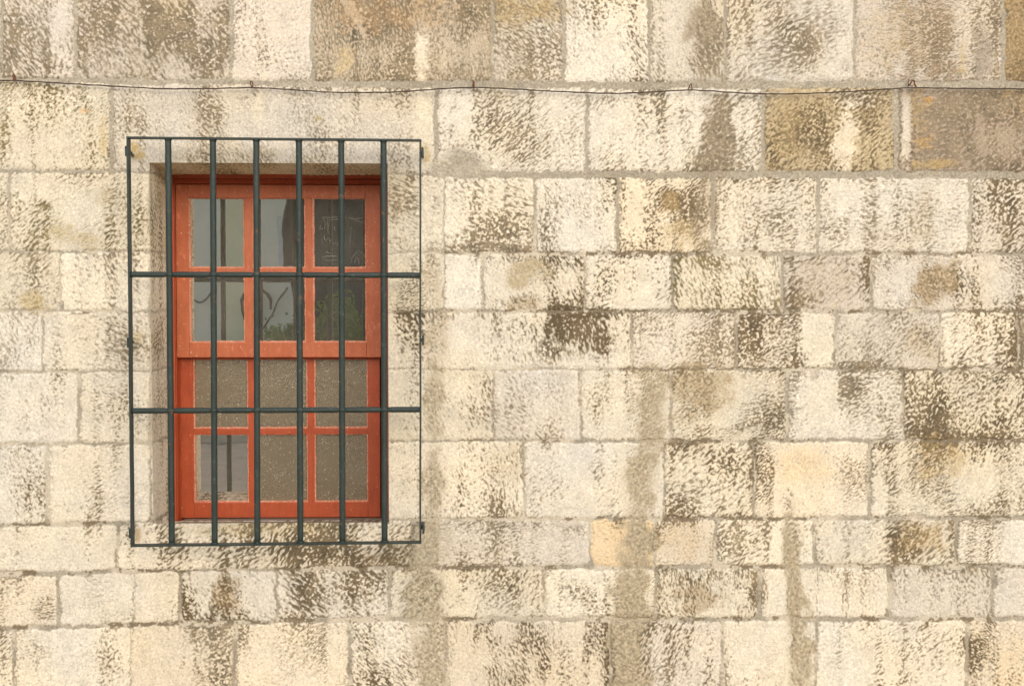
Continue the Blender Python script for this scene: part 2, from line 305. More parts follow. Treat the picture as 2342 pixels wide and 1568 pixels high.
# --- third course
p(105, 470, 20, 12, 10, 'A', .7); p(160, 540, 60, 28, 20, 'L', (190, 170, 110), .6); p(240, 450, 40, 20, 0, 'L', (196, 176, 126), .5); p(280, 480, 60, 80, 0, 'A', .1); p(90, 430, 60, 30, 0, 'A', -.1)
p(912, 440, 26, 50, 0, 'A', .34); p(945, 440, 50, 40, 0, 'A', .22); p(905, 560, 26, 18, 0, 'A', .35); p(985, 480, 26, 80, 0, 'A', -.25); p(1050, 480, 36, 80, 0, 'A', -.25); p(1170, 480, 54, 90, 8, 'A', .3); p(1100, 440, 60, 30, 0, 'A', .15)
p(1100, 566, 120, 10, 0, 'A', .4); p(1254, 500, 22, 90, 0, 'A', .14); p(1340, 450, 60, 30, 0, 'A', .05); p(1330, 540, 60, 30, 0, 'A', -.1); p(1450, 470, 34, 60, 0, 'A', -.2); p(1525, 452, 30, 34, 10, 'A', .7); p(1530, 460, 22, 30, 0, 'L', (190, 160, 104), .6)
p(1590, 480, 40, 90, 0, 'A', .42); p(1560, 540, 46, 32, 0, 'L', (214, 190, 140), .6); p(1740, 500, 60, 50, 0, 'A', .1); p(2115, 480, 36, 86, 0, 'A', .3); p(1930, 450, 60, 40, 0, 'A', -.12); p(2020, 540, 60, 30, 0, 'T', 'G', .5); p(2190, 450, 26, 60, 0, 'A', .12)
# --- fourth
p(60, 620, 50, 20, 0, 'A', .1); p(75, 690, 36, 18, 30, 'L', (196, 172, 112), .6); p(1195, 630, 52, 28, -25, 'L', (198, 184, 150), .95); p(1180, 690, 50, 20, 0, 'A', .4); p(1200, 693, 46, 18, 0, 'L', (184, 166, 130), .7)
p(1268, 650, 26, 70, -8, 'A', .26); p(1310, 600, 36, 26, 0, 'A', .3); p(1305, 680, 36, 24, 0, 'A', .2); p(940, 640, 30, 60, 0, 'A', .12); p(995, 640, 22, 60, 0, 'T', 'T', .4); p(1640, 600, 60, 22, 0, 'A', .3); p(1590, 680, 50, 30, 0, 'T', 'P', .5)
p(1880, 650, 70, 60, 0, 'L', (196, 176, 146), .35); p(1840, 590, 90, 16, 0, 'A', .3); p(1830, 690, 50, 20, 0, 'A', .3); p(2130, 645, 40, 50, 12, 'A', .5); p(2132, 645, 40, 48, 12, 'L', (184, 154, 112), .6); p(2050, 650, 34, 56, 0, 'A', -.22); p(2300, 650, 50, 50, 0, 'A', -.12)
p(2200, 680, 60, 30, 0, 'A', .16)
# --- fifth
p(1310, 738, 54, 44, 10, 'A', .7); p(1352, 762, 50, 44, 25, 'A', .45); p(1302, 775, 40, 50, -10, 'A', .4); p(1390, 790, 40, 28, 20, 'A', .32); p(1290, 815, 50, 22, 0, 'A', .3); p(1160, 775, 105, 62, 0, 'A', .3); p(1350, 720, 60, 12, 0, 'A', .5)
p(1060, 800, 50, 60, 0, 'A', -.1); p(1000, 780, 30, 66, 0, 'T', 'T', .8); p(1000, 780, 28, 66, 0, 'A', .2); p(930, 760, 34, 60, 0, 'A', .16); p(1415, 810, 30, 34, 0, 'A', -.1); p(1600, 770, 40, 60, 0, 'A', .2); p(1500, 790, 44, 50, 0, 'A', -.12)
p(1870, 770, 36, 66, 0, 'A', -.46); p(1870, 770, 36, 66, 0, 'T', 'C', .7); p(1760, 770, 60, 60, 0, 'A', .1); p(2100, 790, 50, 50, 0, 'A', .1); p(2110, 790, 40, 40, 0, 'L', (200, 178, 140), .4); p(1960, 835, 70, 12, 0, 'A', .5); p(60, 780, 40, 40, 0, 'A', .12)
p(320, 830, 14, 20, 0, 'T', 'W', .8); p(312, 780, 12, 18, 0, 'L', (226, 208, 166), .9); p(975, 778, 11, 18, 0, 'L', (205, 186, 150), .9); p(300, 830, 40, 30, 0, 'A', .0)
# --- sixth
p(992, 925, 24, 82, 0, 'A', .6); p(992, 925, 26, 85, 0, 'T', 'T', .8); p(1065, 900, 36, 60, 0, 'T', 'C', .6); p(1105, 875, 30, 28, 20, 'A', .5); p(1110, 940, 24, 40, 0, 'A', .22); p(1150, 960, 60, 40, 0, 'T', 'G', .5); p(1280, 980, 50, 30, 0, 'A', .2)
p(1495, 930, 42, 80, 0, 'A', .3); p(1495, 930, 42, 80, 0, 'T', 'T', .85); p(1350, 930, 24, 60, 0, 'A', .26); p(1600, 910, 70, 80, 0, 'A', .42); p(1610, 890, 75, 60, 0, 'L', (196, 176, 138), .75); p(1742, 930, 66, 66, 10, 'A', .42); p(1650, 985, 70, 18, 0, 'A', .4)
p(1655, 905, 26, 36, 20, 'T', 'C', .9); p(1860, 920, 54, 80, 0, 'A', -.2); p(1860, 920, 54, 80, 0, 'T', 'c', .6); p(1945, 885, 30, 28, 0, 'A', .55); p(2000, 960, 60, 40, 0, 'A', .14); p(2120, 930, 60, 70, 0, 'A', .14); p(2290, 960, 60, 40, 0, 'A', -.12)
p(2080, 870, 40, 22, 0, 'A', .2); p(1862, 855, 12, 16, 0, 'M', None, .9)
# --- seventh
p(60, 1130, 44, 40, 0, 'A', .14); p(20, 1040, 30, 26, 0, 'A', .1); p(165, 1110, 24, 80, 0, 'A', -.3); p(165, 1110, 24, 80, 0, 'T', 'C', .7); p(252, 1110, 48, 78, 0, 'A', .26); p(990, 1100, 26, 84, 0, 'A', .62); p(990, 1100, 28, 86, 0, 'T', 'T', .8)
p(1060, 1090, 46, 80, 0, 'A', -.12); p(1155, 1100, 42, 80, 0, 'A', .26); p(1155, 1060, 44, 50, 0, 'T', 'Y', .3); p(1280, 1090, 66, 70, 0, 'A', .2); p(1390, 1100, 56, 80, 0, 'A', -.14); p(1468, 1100, 40, 96, 4, 'A', .66); p(1468, 1100, 42, 98, 4, 'T', 'T', .9)
p(1640, 1040, 70, 40, 0, 'A', .1); p(1745, 1080, 26, 90, 0, 'A', .5); p(1840, 1080, 62, 86, 0, 'A', -.3); p(1840, 1060, 62, 50, 0, 'T', 'O', .6); p(1950, 1110, 40, 60, 0, 'A', .24); p(2015, 1110, 20, 70, 0, 'A', -.3); p(2110, 1080, 62, 90, 8, 'A', .34)
p(2150, 1050, 60, 50, 0, 'L', (196, 164, 104), .5); p(2290, 1090, 70, 80, 0, 'A', -.02); p(1840, 1120, 6, 60, 0, 'A', .2)
# --- eighth
p(40, 1215, 30, 14, 0, 'A', .4); p(320, 1240, 48, 50, 0, 'A', -.5); p(420, 1290, 50, 14, 0, 'A', -.2); p(560, 1245, 190, 55, 0, 'A', .2); p(760, 1240, 130, 55, 0, 'A', .12); p(560, 1210, 200, 14, 0, 'L', (190, 168, 112), .4); p(870, 1280, 60, 20, 0, 'T', 'T', .6)
p(690, 1260, 60, 30, 0, 'A', .12); p(800, 1270, 120, 30, 0, 'A', .14); p(974, 1245, 24, 52, 0, 'M', None, .75); p(905, 1270, 40, 34, 0, 'T', 'g', .7); p(905, 1270, 40, 34, 0, 'A', .2); p(1015, 1240, 22, 50, 0, 'T', 'T', .6)
p(1310, 1210, 34, 14, 0, 'A', .4); p(1060, 1240, 30, 40, 0, 'A', -.1); p(1460, 1240, 34, 52, 5, 'A', .85); p(1460, 1240, 34, 54, 5, 'T', 'T', 1.); p(1510, 1215, 14, 30, 0, 'A', .6); p(1560, 1240, 50, 40, 0, 'L', (226, 200, 164), .5)
p(1690, 1240, 60, 50, 0, 'A', .34); p(1750, 1200, 30, 30, 0, 'A', .4); p(1810, 1240, 22, 56, 0, 'A', .5); p(1812, 1240, 22, 58, 0, 'T', 'T', .8); p(1775, 1240, 14, 50, 0, 'A', -.3); p(1890, 1240, 26, 50, 0, 'A', -.3); p(2100, 1240, 72, 48, 0, 'A', .34)
p(2110, 1225, 60, 36, 0, 'L', (196, 164, 108), .45); p(2010, 1245, 26, 46, 0, 'A', -.2); p(2015, 1245, 28, 46, 0, 'T', 'P', .6)
p(315, 1222, 10, 16, 0, 'L', (216, 190, 150), .9); p(985, 1208, 9, 14, 0, 'L', (216, 196, 160), .9); p(300, 1205, 30, 16, 0, 'T', 'W', .8)
# --- ninth
p(110, 1390, 34, 40, 20, 'A', .5); p(60, 1345, 50, 24, 0, 'T', 'P', .5); p(230, 1375, 60, 34, 0, 'A', .12); p(515, 1360, 30, 50, 10, 'A', .5); p(520, 1360, 30, 40, 0, 'L', (170, 144, 100), .5); p(580, 1360, 40, 46, 0, 'A', -.22); p(700, 1350, 22, 50, 0, 'A', .45)
p(780, 1350, 70, 50, 0, 'A', .1); p(965, 1355, 44, 60, 0, 'A', .55); p(965, 1355, 46, 62, 0, 'T', 'g', .95); p(1150, 1355, 66, 50, 0, 'A', .24); p(1060, 1380, 40, 40, 0, 'A', -.2); p(1310, 1345, 40, 30, 0, 'A', .3); p(1450, 1355, 46, 62, 0, 'A', .62)
p(1450, 1355, 48, 64, 0, 'T', 'T', 1.); p(1590, 1350, 66, 50, 0, 'A', .4); p(1600, 1370, 50, 30, 0, 'L', (150, 122, 80), .5); p(1735, 1350, 20, 60, 0, 'A', .8); p(1695, 1370, 16, 26, 0, 'A', -.4); p(1818, 1355, 20, 60, 0, 'A', .6); p(1818, 1355, 20, 62, 0, 'T', 'T', .9)
p(1780, 1350, 16, 50, 0, 'A', -.2); p(1960, 1350, 60, 50, 0, 'A', .22); p(1880, 1350, 30, 50, 0, 'A', -.2)
# --- bottom
p(78, 1490, 34, 50, 30, 'A', .42); p(480, 1500, 50, 90, -10, 'A', .3); p(470, 1450, 40, 26, 0, 'A', .2); p(720, 1500, 30, 80, 0, 'A', .25); p(830, 1500, 20, 60, 0, 'A', .1); p(980, 1500, 42, 120, 0, 'A', .55); p(985, 1500, 44, 130, 0, 'T', 'T', .95); p(960, 1455, 40, 20, 0, 'A', -.3)
p(1180, 1500, 66, 90, 25, 'A', .46); p(1110, 1450, 40, 28, 0, 'A', .3); p(1436, 1500, 44, 120, 4, 'A', .7); p(1436, 1500, 46, 130, 4, 'T', 'T', 1.); p(1450, 1520, 40, 80, 0, 'L', (166, 140, 100), .4); p(1540, 1500, 40, 70, 0, 'A', .1); p(1660, 1500, 12, 90, 0, 'A', .4)
p(1690, 1470, 30, 50, 0, 'A', .2); p(1830, 1500, 26, 110, 3, 'A', .65); p(1830, 1500, 28, 120, 3, 'T', 'T', .9); p(1930, 1500, 60, 90, 0, 'A', -.1); p(2120, 1490, 80, 90, 0, 'A', .24); p(2235, 1490, 30, 50, 0, 'A', .4); p(2320, 1540, 34, 60, 0, 'A', -.3); p(2320, 1530, 40, 70, 0, 'T', 'O', .4)
p(2090, 1432, 34, 14, 0, 'A', .4)
# --- faint long run-off bands joining the courses
p(1640, 420, 26, 240, 0, 'A', .12); p(1460, 1250, 30, 380, 2, 'A', .08); p(990, 1150, 26, 460, 2, 'A', .06); p(1254, 450, 8, 250, 0, 'A', .14)
FC = (188, 174, 146)
for q in ((1494, 900, 30, 70, -3), (1486, 985, 32, 80, 6), (1468, 1080, 36, 90, 6), (1456, 1180, 34, 80, 3), (1450, 1290, 38, 90, 0), (1446, 1400, 40, 90, 0), (1437, 1520, 40, 110, 3)):
    p(*q, 'F', FC, .85)
for q in ((994, 890, 20, 60, 0), (992, 980, 24, 80, 0), (990, 1090, 26, 90, 0), (985, 1190, 26, 70, 3), (972, 1300, 34, 80, 4), (968, 1400, 40, 80, 0), (982, 1520, 38, 110, -4)):
    p(*q, 'F', (192, 180, 154), .72)
for q in ((1806, 1200, 14, 60, 0), (1814, 1290, 18, 70, -3), (1818, 1390, 18, 80, 0), (1832, 1510, 22, 100, -5)):
    p(*q, 'F', FC, .8)
for q in ((1622, 110, 34, 120, 0), (1640, 260, 32, 90, 0), (1640, 350, 34, 70, 4), (1610, 470, 26, 90, 4)):
    p(*q, 'F', (164, 150, 126), .6)
for q in ((1150, 120, 60, 110, 0), (2110, 470, 34, 90, 0), (2140, 640, 40, 70, 0), (1600, 900, 60, 70, 0), (905, 430, 24, 60, 0)):
    p(*q, 'F', (176, 160, 130), .35)

def _film():
    """the tan run-off columns are an even film rather than dirt in the pits"""
    cols = {(q[0], q[1]) for q in P_ if q[5] == 'T' and q[6] == 'T' and q[3] > 40}
    out = []
    for q in P_:
        if (q[0], q[1]) in cols or any(abs(q[0]-c[0]) < 6 and abs(q[1]-c[1]) < 6 for c in cols):
            if q[5] == 'A': q = q[:6]+(q[6]*.5,)+q[7:]
            elif q[5] == 'T' and q[6] == 'T': q = q[:5]+('F', (190, 176, 148), .8*q[7])
        out.append(q)
    P_[:] = [q if q[5] != 'L' or not isinstance(q[6], tuple) else q[:6]+(tuple(int(.72*c+.28*g) for c, g in zip(q[6], (188, 172, 146))),)+q[7:] for q in out]
_film()
def wall(X, Z, extra=0., tint=None, flatten=None):
    """colour and relief of the masonry at wall coordinates (metres)"""
    sh = X.shape; X = X.ravel().astype(np.float64); Z = Z.ravel().astype(np.float64)
    u, v = proj(X, np.zeros_like(X), Z)
    mid = samp(MID, X, Z); mid2 = samp(MID2, X, Z); fine = samp(FINE, X, Z); iso = samp(ISO, X, Z)
    low = samp(LOW, X, Z); low2 = samp(LOW2, X, Z); low3 = samp(LOW3, X, Z); big = samp(BIG, X, Z); vert = samp(VERT, X, Z)
    uw = u+1.5*mid+.9*iso+.5*fine; vw = v+1.3*mid2+.9*iso-.4*fine
    n = len(u); tone = np.zeros((n, 3)); dcol = np.zeros((n, 3)); A = np.zeros(n); ang = np.zeros(n); coarse = np.ones(n)
    sd = np.full(n, 1e3); bed = np.full(n, 200.); sid = np.zeros(n, np.int32); jid = np.zeros(n)
    ks = sorted(COURSES); lv = {k: kn(LN[k][0], uw) for k in LN}; lh = {k: kn(LN[k][1], uw) for k in LN}
    sg = 0
    for k in ks:
        m = (vw >= lv[k]) & (vw < lv[k+1])
        if k == ks[0]: m |= vw < lv[k]
        if not m.any(): sg += len(COURSES[k]); continue
        L = COURSES[k]; e = np.array([q[0] for q in L]); h = np.array([q[1] for q in L]); um = uw[m]+(vw[m]-784)*(-.0) 
        i = np.searchsorted(e, um); i = np.clip(i, 0, len(L)-1)
        dR = e[i]-um-h[i]; dL = np.where(i > 0, um-e[np.maximum(i-1, 0)]-h[np.maximum(i-1, 0)], 1e3)
        dT = vw[m]-lv[k][m]-lh[k][m]; dB = lv[k+1][m]-vw[m]-lh[k+1][m]
        # round the corners a little
        q = 7.; dx = np.minimum(dR, dL); dy = np.minimum(dT, dB)
        s = np.minimum(dx, dy); cr = np.hypot(np.minimum(dx-q, 0), np.minimum(dy-q, 0))
        s = np.where((dx < q) & (dy < q), q-cr, s)
        sd[m] = s; bed[m] = np.clip(dT, 0, 200); jid[m] = (dx < dy)
        T = np.array([TONE[q_[2]] for q_ in L], float); tone[m] = T[i]
        dcol[m] = np.array([DIRT[q_[5]] for q_ in L], float)[i]
        A[m] = np.array([q_[4] for q_ in L])[i]; ang[m] = np.array([q_[3] for q_ in L])[i]; coarse[m] = np.array([q_[6] for q_ in L])[i]
        rr = np.random.default_rng(k+50).uniform(-1, 1, (len(L), 2))
        tone[m] *= (1+.025*rr[i, :1]); 
        sid[m] = sg+i; sg += len(L)
    # tooling
    wx = X+.0014*mid; wz = Z+.0014*mid2
    tool = np.zeros(n, np.float32); tool2 = np.zeros(n, np.float32)
    an = ang+6*low2+5*big
    ka = np.clip((an+80)/20, 0, 8.999) % 9; k0 = np.floor(ka).astype(int)
    for k in range(NANG):
        m = k0 == k
        if m.any():
            sc = .62+.10*(sid[m]*7 % 6); tool[m] = samp(TOOL[k], wx[m]/sc+.37*(sid[m] % 7), wz[m]/sc+.23*(sid[m] % 5))
            tool2[m] = samp(TOOL[k], (wx[m]+1.1)/1.6, (wz[m]+.6)/1.6)
    wt = sst((rank(low3+.5*mid2+.4*low2)-.38)/.4)                     # chiselled here, weathered to grain there
    x = np.where(coarse > 1.05, .78*tool+.44*tool2, .90*tool+.16*tool2)*(1.05-.62*wt)+(.62*iso+.62*fine)*(.30+.62*wt)+.12*mid
    x = np.where(coarse < .7, .30*tool+.50*iso+.75*fine, x); x /= 1.08
    U = rank(x)
    # patches
    lichen = []; films = []; MS = np.zeros(n)
    edge = .22*mid+.16*iso+.12*low3+.08*fine
    for (pu, pv, ru, rv, rot, kind, val, w) in P_:
        rmax = max(ru, rv)*1.6
        m = np.nonzero((abs(u-pu) < rmax) & (abs(v-pv) < rmax))[0]
        if not len(m): continue
        c, s = math.cos(R(rot)), math.sin(R(rot)); du = u[m]-pu; dv = v[m]-pv
        a = (du*c+dv*s)/ru; b = (-du*s+dv*c)/rv
        r = (np.abs(a)**2.6+np.abs(b)**2.6)**(1/2.6)
        f = w*sst((1.25-r+edge[m]*(.8 if kind != 'M' else .3))/.75)
        if kind == 'A': A[m] += f*val
        elif kind == 'T': tone[m] += (np.array(TONE[val])-tone[m])*f[:, None]
        elif kind == 'M': MS[m] = np.maximum(MS[m], f)
        elif kind == 'F': films.append((m, f, val))
        else: lichen.append((m, f, val))
    A = A+.10*low+.08*low3+.08*vert+.05*big+extra
    near = np.exp(-np.clip(sd, 0, 99)/5.)
    A = A+near*(.07+.10*low2)
    A = A+np.exp(-bed/11.)*.42*sst((rank(low+.9*mid)-.5)/.4)-.10*sst((rank(low3-.6*low)-.62)/.3)
    A = A+.11*sst((rank(vert+.5*low2)-.74)/.2)                          # thin runs that ignore the joints
    A = np.clip(A*.80+.02, .02, .97)
    # A is wanted cover; pits fill first
    d = sst((A*.96-U)/.30+.5)
    veil = sst((A-.14+.05*mid)/.62)*.6
    c0 = lin(tone); c1 = lin(dcol*(1+.07*mid2[:, None]))
    wash = lin(np.stack([tone[:, 0]*.80, tone[:, 1]*.775, tone[:, 2]*.72], 1))
    c0 = c0+(wash-c0)*(veil*(1-.5*sst((U-.6)/.3)))[:, None]
    # greyish / yellowish drift of the bare stone
    c0 = c0*(1+np.stack([.010*low2, .0*low2, -.022*low2], 1)+.035*(mid+iso)[:, None])
    deep = sst((A-U+.02)/.55); strong = np.clip(.34+.26*A+.55*deep+.10*low2, .28, .95)
    col = c0+(c1-c0)*(d*strong)[:, None]; col *= (1+.07*fine*(.4+A)+.05*iso*A)[:, None]
    ridge_pale = sst((U-.80)/.15)*(.35+.4*A)  # tops of the tooled ridges turn paler
    col = col+(lin((243, 236, 224))-col)*(ridge_pale*.42)[:, None]
    for m, f, val in lichen:
        g = f*(.55+.45*sst(rank(mid[m]+iso[m])*1.6-.3))
        col[m] += (lin(val)*(.86+.28*U[m])[:, None]-col[m])*g[:, None]
    # mortar
    sd = sd-(1.7*sst((rank(low3+.8*mid)-.66)/.2)+.25*np.abs(iso)-.7*sst((v-520)/60)*(.4+rank(low2)))*(sd < 30)
    mo = 1-sst((sd+1.6+.5*mid)/2.8)
    mo = np.maximum(mo, MS)
    grey = lin((186, 177, 158))*(1+.10*fine+.08*mid)[:, None]
    brown = lin((118, 102, 76))*(1+.12*iso)[:, None]
    up = sst((560-v)/140.)                                             # the two upper beds were repointed in clean grey
    db = sst((rank(low2*.7+mid*.7+.5*iso)-.46)/.35)*(1-.72*up)*np.where(jid > .5, .5, .85)*(1-.8*sst((940-u)/60)*(v < 1180))*(1-MS)
    pale = lin((224, 212, 190))
    gm = grey+(pale-grey)*(sst((rank(low3+.5*low2)-.25)/.4)*.8*(1-up))[:, None]
    mc = gm+(brown-gm)*db[:, None]
    col = col+(mc-col)*mo[:, None]
    for m, f, val in films:
        g = np.clip(f*(.72+.28*sst(rank(mid[m]+vert[m])*1.6-.3)), 0, 1)*(1-.55*sst((U[m]-.86)/.1))
        col[m] += (lin(val)*(.78+.42*U[m]+.06*iso[m])[:, None]-col[m])*g[:, None]
    # thin dark crack line along the joint edge
    ck = np.exp(-((sd-.2)/1.1)**2)*sst((rank(low+.8*mid)-.5)/.25)*.55*(1-MS)
    col = col*(1-.42*ck)[:, None]
    # spider cracks along the bed of the long dressed blocks
    hg = (1.6e-3*(U-.5)+.2e-3*fine)*np.clip(coarse, .35, 1.3)*(.55+.75*np.clip(A*1.4, 0, 1))+1.2e-3*low+.35e-3*mid
    hg -= 2.2e-3*(1-sst(sd/5.))
    hm = -3.8e-3+(1.6e-3)*up+.35e-3*fine+.4e-3*iso
    hg = hg+(hm-hg)*np.clip(mo, 0, 1)
    if flatten is not None: hg = hg*flatten.ravel()
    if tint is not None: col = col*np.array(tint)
    col = np.clip(col*KEY, .004, .86)
    return col.astype(np.float32), hg.astype(np.float32), sid, u, v

def grid_mesh(P3, col, keep):
    """P3 (nz,nx,3) points, keep (nz-1,nx-1) faces"""
    nz, nx = P3.shape[:2]
    idx = np.arange(nz*nx).reshape(nz, nx)
    q = np.stack([idx[:-1, :-1], idx[:-1, 1:], idx[1:, 1:], idx[1:, :-1]], -1)[keep]
    used, inv = np.unique(q.ravel(), return_inverse=True)
    me = bpy.data.meshes.new('g'); nf = len(q)
    me.vertices.add(len(used)); me.vertices.foreach_set('co', P3.reshape(-1, 3)[used].astype(np.float32).ravel())
    me.loops.add(nf*4); me.loops.foreach_set('vertex_index', inv.astype(np.int32).ravel())
    me.polygons.add(nf); me.polygons.foreach_set('loop_start', np.arange(nf, dtype=np.int32)*4)
    me.polygons.foreach_set('use_smooth', np.ones(nf, bool))
    a = me.color_attributes.new('stone_colour', 'FLOAT_COLOR', 'POINT')
    c4 = np.ones((len(used), 4), np.float32); c4[:, :3] = col.reshape(-1, 3)[used]
    a.data.foreach_set('color', c4.ravel())
    me.update(calc_edges=True); return me

# ------------------------------------------------------------------ the stone wall
YB = .31                                                     # depth of the window frame inside the opening
xl, xr = at(346, 780, 0).x, at(888, 780, 0).x
zt, zb = at(640, 373, 0).z, at(640, 1195, 0).z
xlb, ztb = at(393, 780, YB).x, at(640, 400, YB).z
vx0, vx1 = at(-60, 784, 0).x, at(2400, 784, 0).x; vz1, vz0 = at(1171, -45, 0).z, at(1171, 1612, 0).z
GS = .0026
def axis(lo, a, b, hi, snaps):
    mid_ = np.arange(a, b, GS)
    for s in snaps: mid_[np.argmin(abs(mid_-s))] = s
    return np.concatenate([np.arange(lo, a-.008, .014), mid_, np.arange(b+.006, hi, .014)])
ax = axis(-6.5, vx0, vx1, 6.5, (xl, xr)); az = axis(-.06, vz0, vz1, 4.1, (zb, zt))
X, Z = np.meshgrid(ax, az)
dxo = np.maximum(np.maximum(xl-X, X-xr), 0); dzo = np.maximum(np.maximum(zb-Z, Z-zt), 0)
fl = np.where((X >= xl-1e-6) & (X <= xr+1e-6) & (Z >= zb-1e-6) & (Z <= zt+1e-6), 0, sst(np.hypot(dxo, dzo)/.012))
col, hg, sid, u, v = wall(X, Z, flatten=fl)
P3 = np.stack([X, -hg.reshape(X.shape).astype(float), Z], -1)
fx = (ax[:-1]+ax[1:])/2; fz = (az[:-1]+az[1:])/2; FX, FZ = np.meshgrid(fx, fz)
hole = (FX > xl) & (FX < xr) & (FZ > zb) & (FZ < zt)
sidg = sid.reshape(X.shape)[:-1, :-1]
base = {}; s_ = 0
for k in sorted(COURSES): base[k] = s_; s_ += len(COURSES[k])
def stone_id(k, uright):
    return base[k]+[q[0] for q in COURSES[k]].index(uright)
lint = (sidg == stone_id(1, 998)) & ~hole
sill = (sidg == stone_id(7, 942)) & ~hole
W_ = thing('stone_wall', 'weathered cream limestone block wall with tooled faces, brown stains and grey mortar', 'wall', (0, 0, 0)); W_['kind'] = 'thing'
obj('block_masonry', grid_mesh(P3, col, ~hole & ~lint & ~sill), M['stone'], W_)
o = obj('lintel', grid_mesh(P3, col, lint), M['stone'], W_); o['label'] = 'long stone lintel over the window opening, brown stains hanging at its right end'
o = obj('stone_sill', grid_mesh(P3, col, sill), M['stone'], W_); o['label'] = 'long stone sill block, pitted and olive brown under the window'

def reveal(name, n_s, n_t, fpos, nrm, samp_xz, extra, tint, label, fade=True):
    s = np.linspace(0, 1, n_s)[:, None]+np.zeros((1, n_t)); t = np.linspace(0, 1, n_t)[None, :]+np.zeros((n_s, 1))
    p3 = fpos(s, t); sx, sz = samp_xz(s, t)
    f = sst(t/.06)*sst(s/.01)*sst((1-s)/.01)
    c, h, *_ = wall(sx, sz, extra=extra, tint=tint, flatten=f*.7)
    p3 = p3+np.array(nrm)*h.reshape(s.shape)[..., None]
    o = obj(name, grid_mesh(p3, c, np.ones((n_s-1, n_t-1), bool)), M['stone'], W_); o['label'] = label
YE = YB+.10
kL = (xlb-xl)/YB; kT = (ztb-zt)/YB
def pL(s, t): return np.stack([xl+kL*YE*t, YE*t, zb-.05+(zt+.0-zb+.05)*s], -1)
reveal('jamb', 480, 130, pL, (1, 0, 0), lambda s, t: (xl-.02-YE*t*.9, zb-.05+(zt-zb+.05)*s), .03, (1.16, 1.15, 1.12), 'left jamb of the window opening, stone lightened to offset the recess shade')  # stone colour lifted here to make up for shade inside the recess
def pR(s, t): return np.stack([xr+.03*t, YE*t, zb-.05+(zt-zb+.05)*s], -1)
reveal('jamb', 480, 130, pR, (-1, 0, 0), lambda s, t: (xr+.02+YE*t*.9, zb-.05+(zt-zb+.05)*s), .05, None, 'right jamb of the window opening, turned away')
def pT(s, t): return np.stack([xl+(xr-xl)*s+(kL*YE*t)*(1-s)+.03*t*s, YE*t, zt+kT*YE*t], -1)
reveal('soffit', 340, 130, pT, (0, 0, -1), lambda s, t: (xl+(xr-xl)*s, zt+.02+YE*t*.5), .12, (1.26, 1.20, 1.0), 'underside of the lintel with a yellowish olive film, lightened to offset the recess shade')  # olive film colour, plus brightening painted in against the shade under the lintel
YW = .15; zs = at(640, 1196, YW).z
def pS(s, t): return np.stack([xl+(xr-xl)*s, (YW+.12)*t, zb+(zs-zb-.01)*np.minimum(t*(YW+.12)/YW, 1.)], -1)
reveal('sill_top', 340, 80, pS, (0, 0, 1), lambda s, t: (xl+(xr-xl)*s, zb-.02-.2*t), .1, None, 'flat top of the stone sill')

# ------------------------------------------------------------------ room behind the window
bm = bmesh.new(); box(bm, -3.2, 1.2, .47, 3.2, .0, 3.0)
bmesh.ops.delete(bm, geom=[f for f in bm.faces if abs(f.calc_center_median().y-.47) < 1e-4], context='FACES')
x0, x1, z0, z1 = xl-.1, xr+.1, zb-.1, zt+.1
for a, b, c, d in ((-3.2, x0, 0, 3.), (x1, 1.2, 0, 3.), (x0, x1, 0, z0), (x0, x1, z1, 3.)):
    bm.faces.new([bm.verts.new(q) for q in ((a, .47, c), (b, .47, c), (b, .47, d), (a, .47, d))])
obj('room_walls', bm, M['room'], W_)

# ------------------------------------------------------------------ sash window
win = thing('sash_window', 'red painted sash window with twelve panes set deep in the stone wall behind iron bars', 'window', tuple(at(640, 1183, YB)))
WL = Vector(win.location); win['kind'] = 'thing'
def woff(bm): bmesh.ops.translate(bm, verts=bm.verts, vec=-WL); return bm
def XU(u, y): return at(u, 790, y).x
def ZV(v, y, u=640): return at(u, v, y).z
yF = YB; yU = YB+.018; yL = YB+.060
FRt, FRb = ZV(401, yF), ZV(1184, yF)
fxl, fxr = XU(393.5, yF)-.004, XU(897, yF)+.02
bm = bmesh.new()
# outer frame: two vertical jamb boards, head with stepped mouldings
fi_l = XU(404.5, yU)-.002; fi_r = XU(871, yU)+.002; hd = ZV(422, yU)+.002
box(bm, fxl-.03, XU(400, yF), yF, yF+.14, FRb-.03, FRt+.05, .003)
box(bm, XU(400, yF)+.0005, fi_l, yF+.012, yF+.14, FRb-.03, hd, .003)
box(bm, fi_r, XU(880, yF), yF+.012, yF+.14, FRb-.03, hd, .003)
box(bm, XU(880, yF)+.0005, fxr+.05, yF, yF+.14, FRb-.03, FRt+.05, .003)
w_ = FRt-hd
box(bm, XU(400, yF)+.0006, XU(880, yF)-.0001, yF-.002, yF+.14, FRt-w_*.34, FRt+.05, .003)
box(bm, XU(400, yF)+.0007, XU(880, yF)-.0002, yF+.006, yF+.138, FRt-w_*.55, FRt-w_*.35, .002)
box(bm, XU(400, yF)+.0008, XU(880, yF)-.0003, yF+.001, yF+.137, FRt-w_*.76, FRt-w_*.57, .003)
box(bm, XU(400, yF)+.0009, XU(880, yF)-.0004, yF+.010, yF+.136, hd+.0005, FRt-w_*.78, .002)
# parting strip between the two sashes
box(bm, fi_l-.001, XU(411.5, yL)-.001, yU+.044, yF+.139, FRb-.03, hd, .001)
obj('window_frame', woff(bm), M['red2'], win)

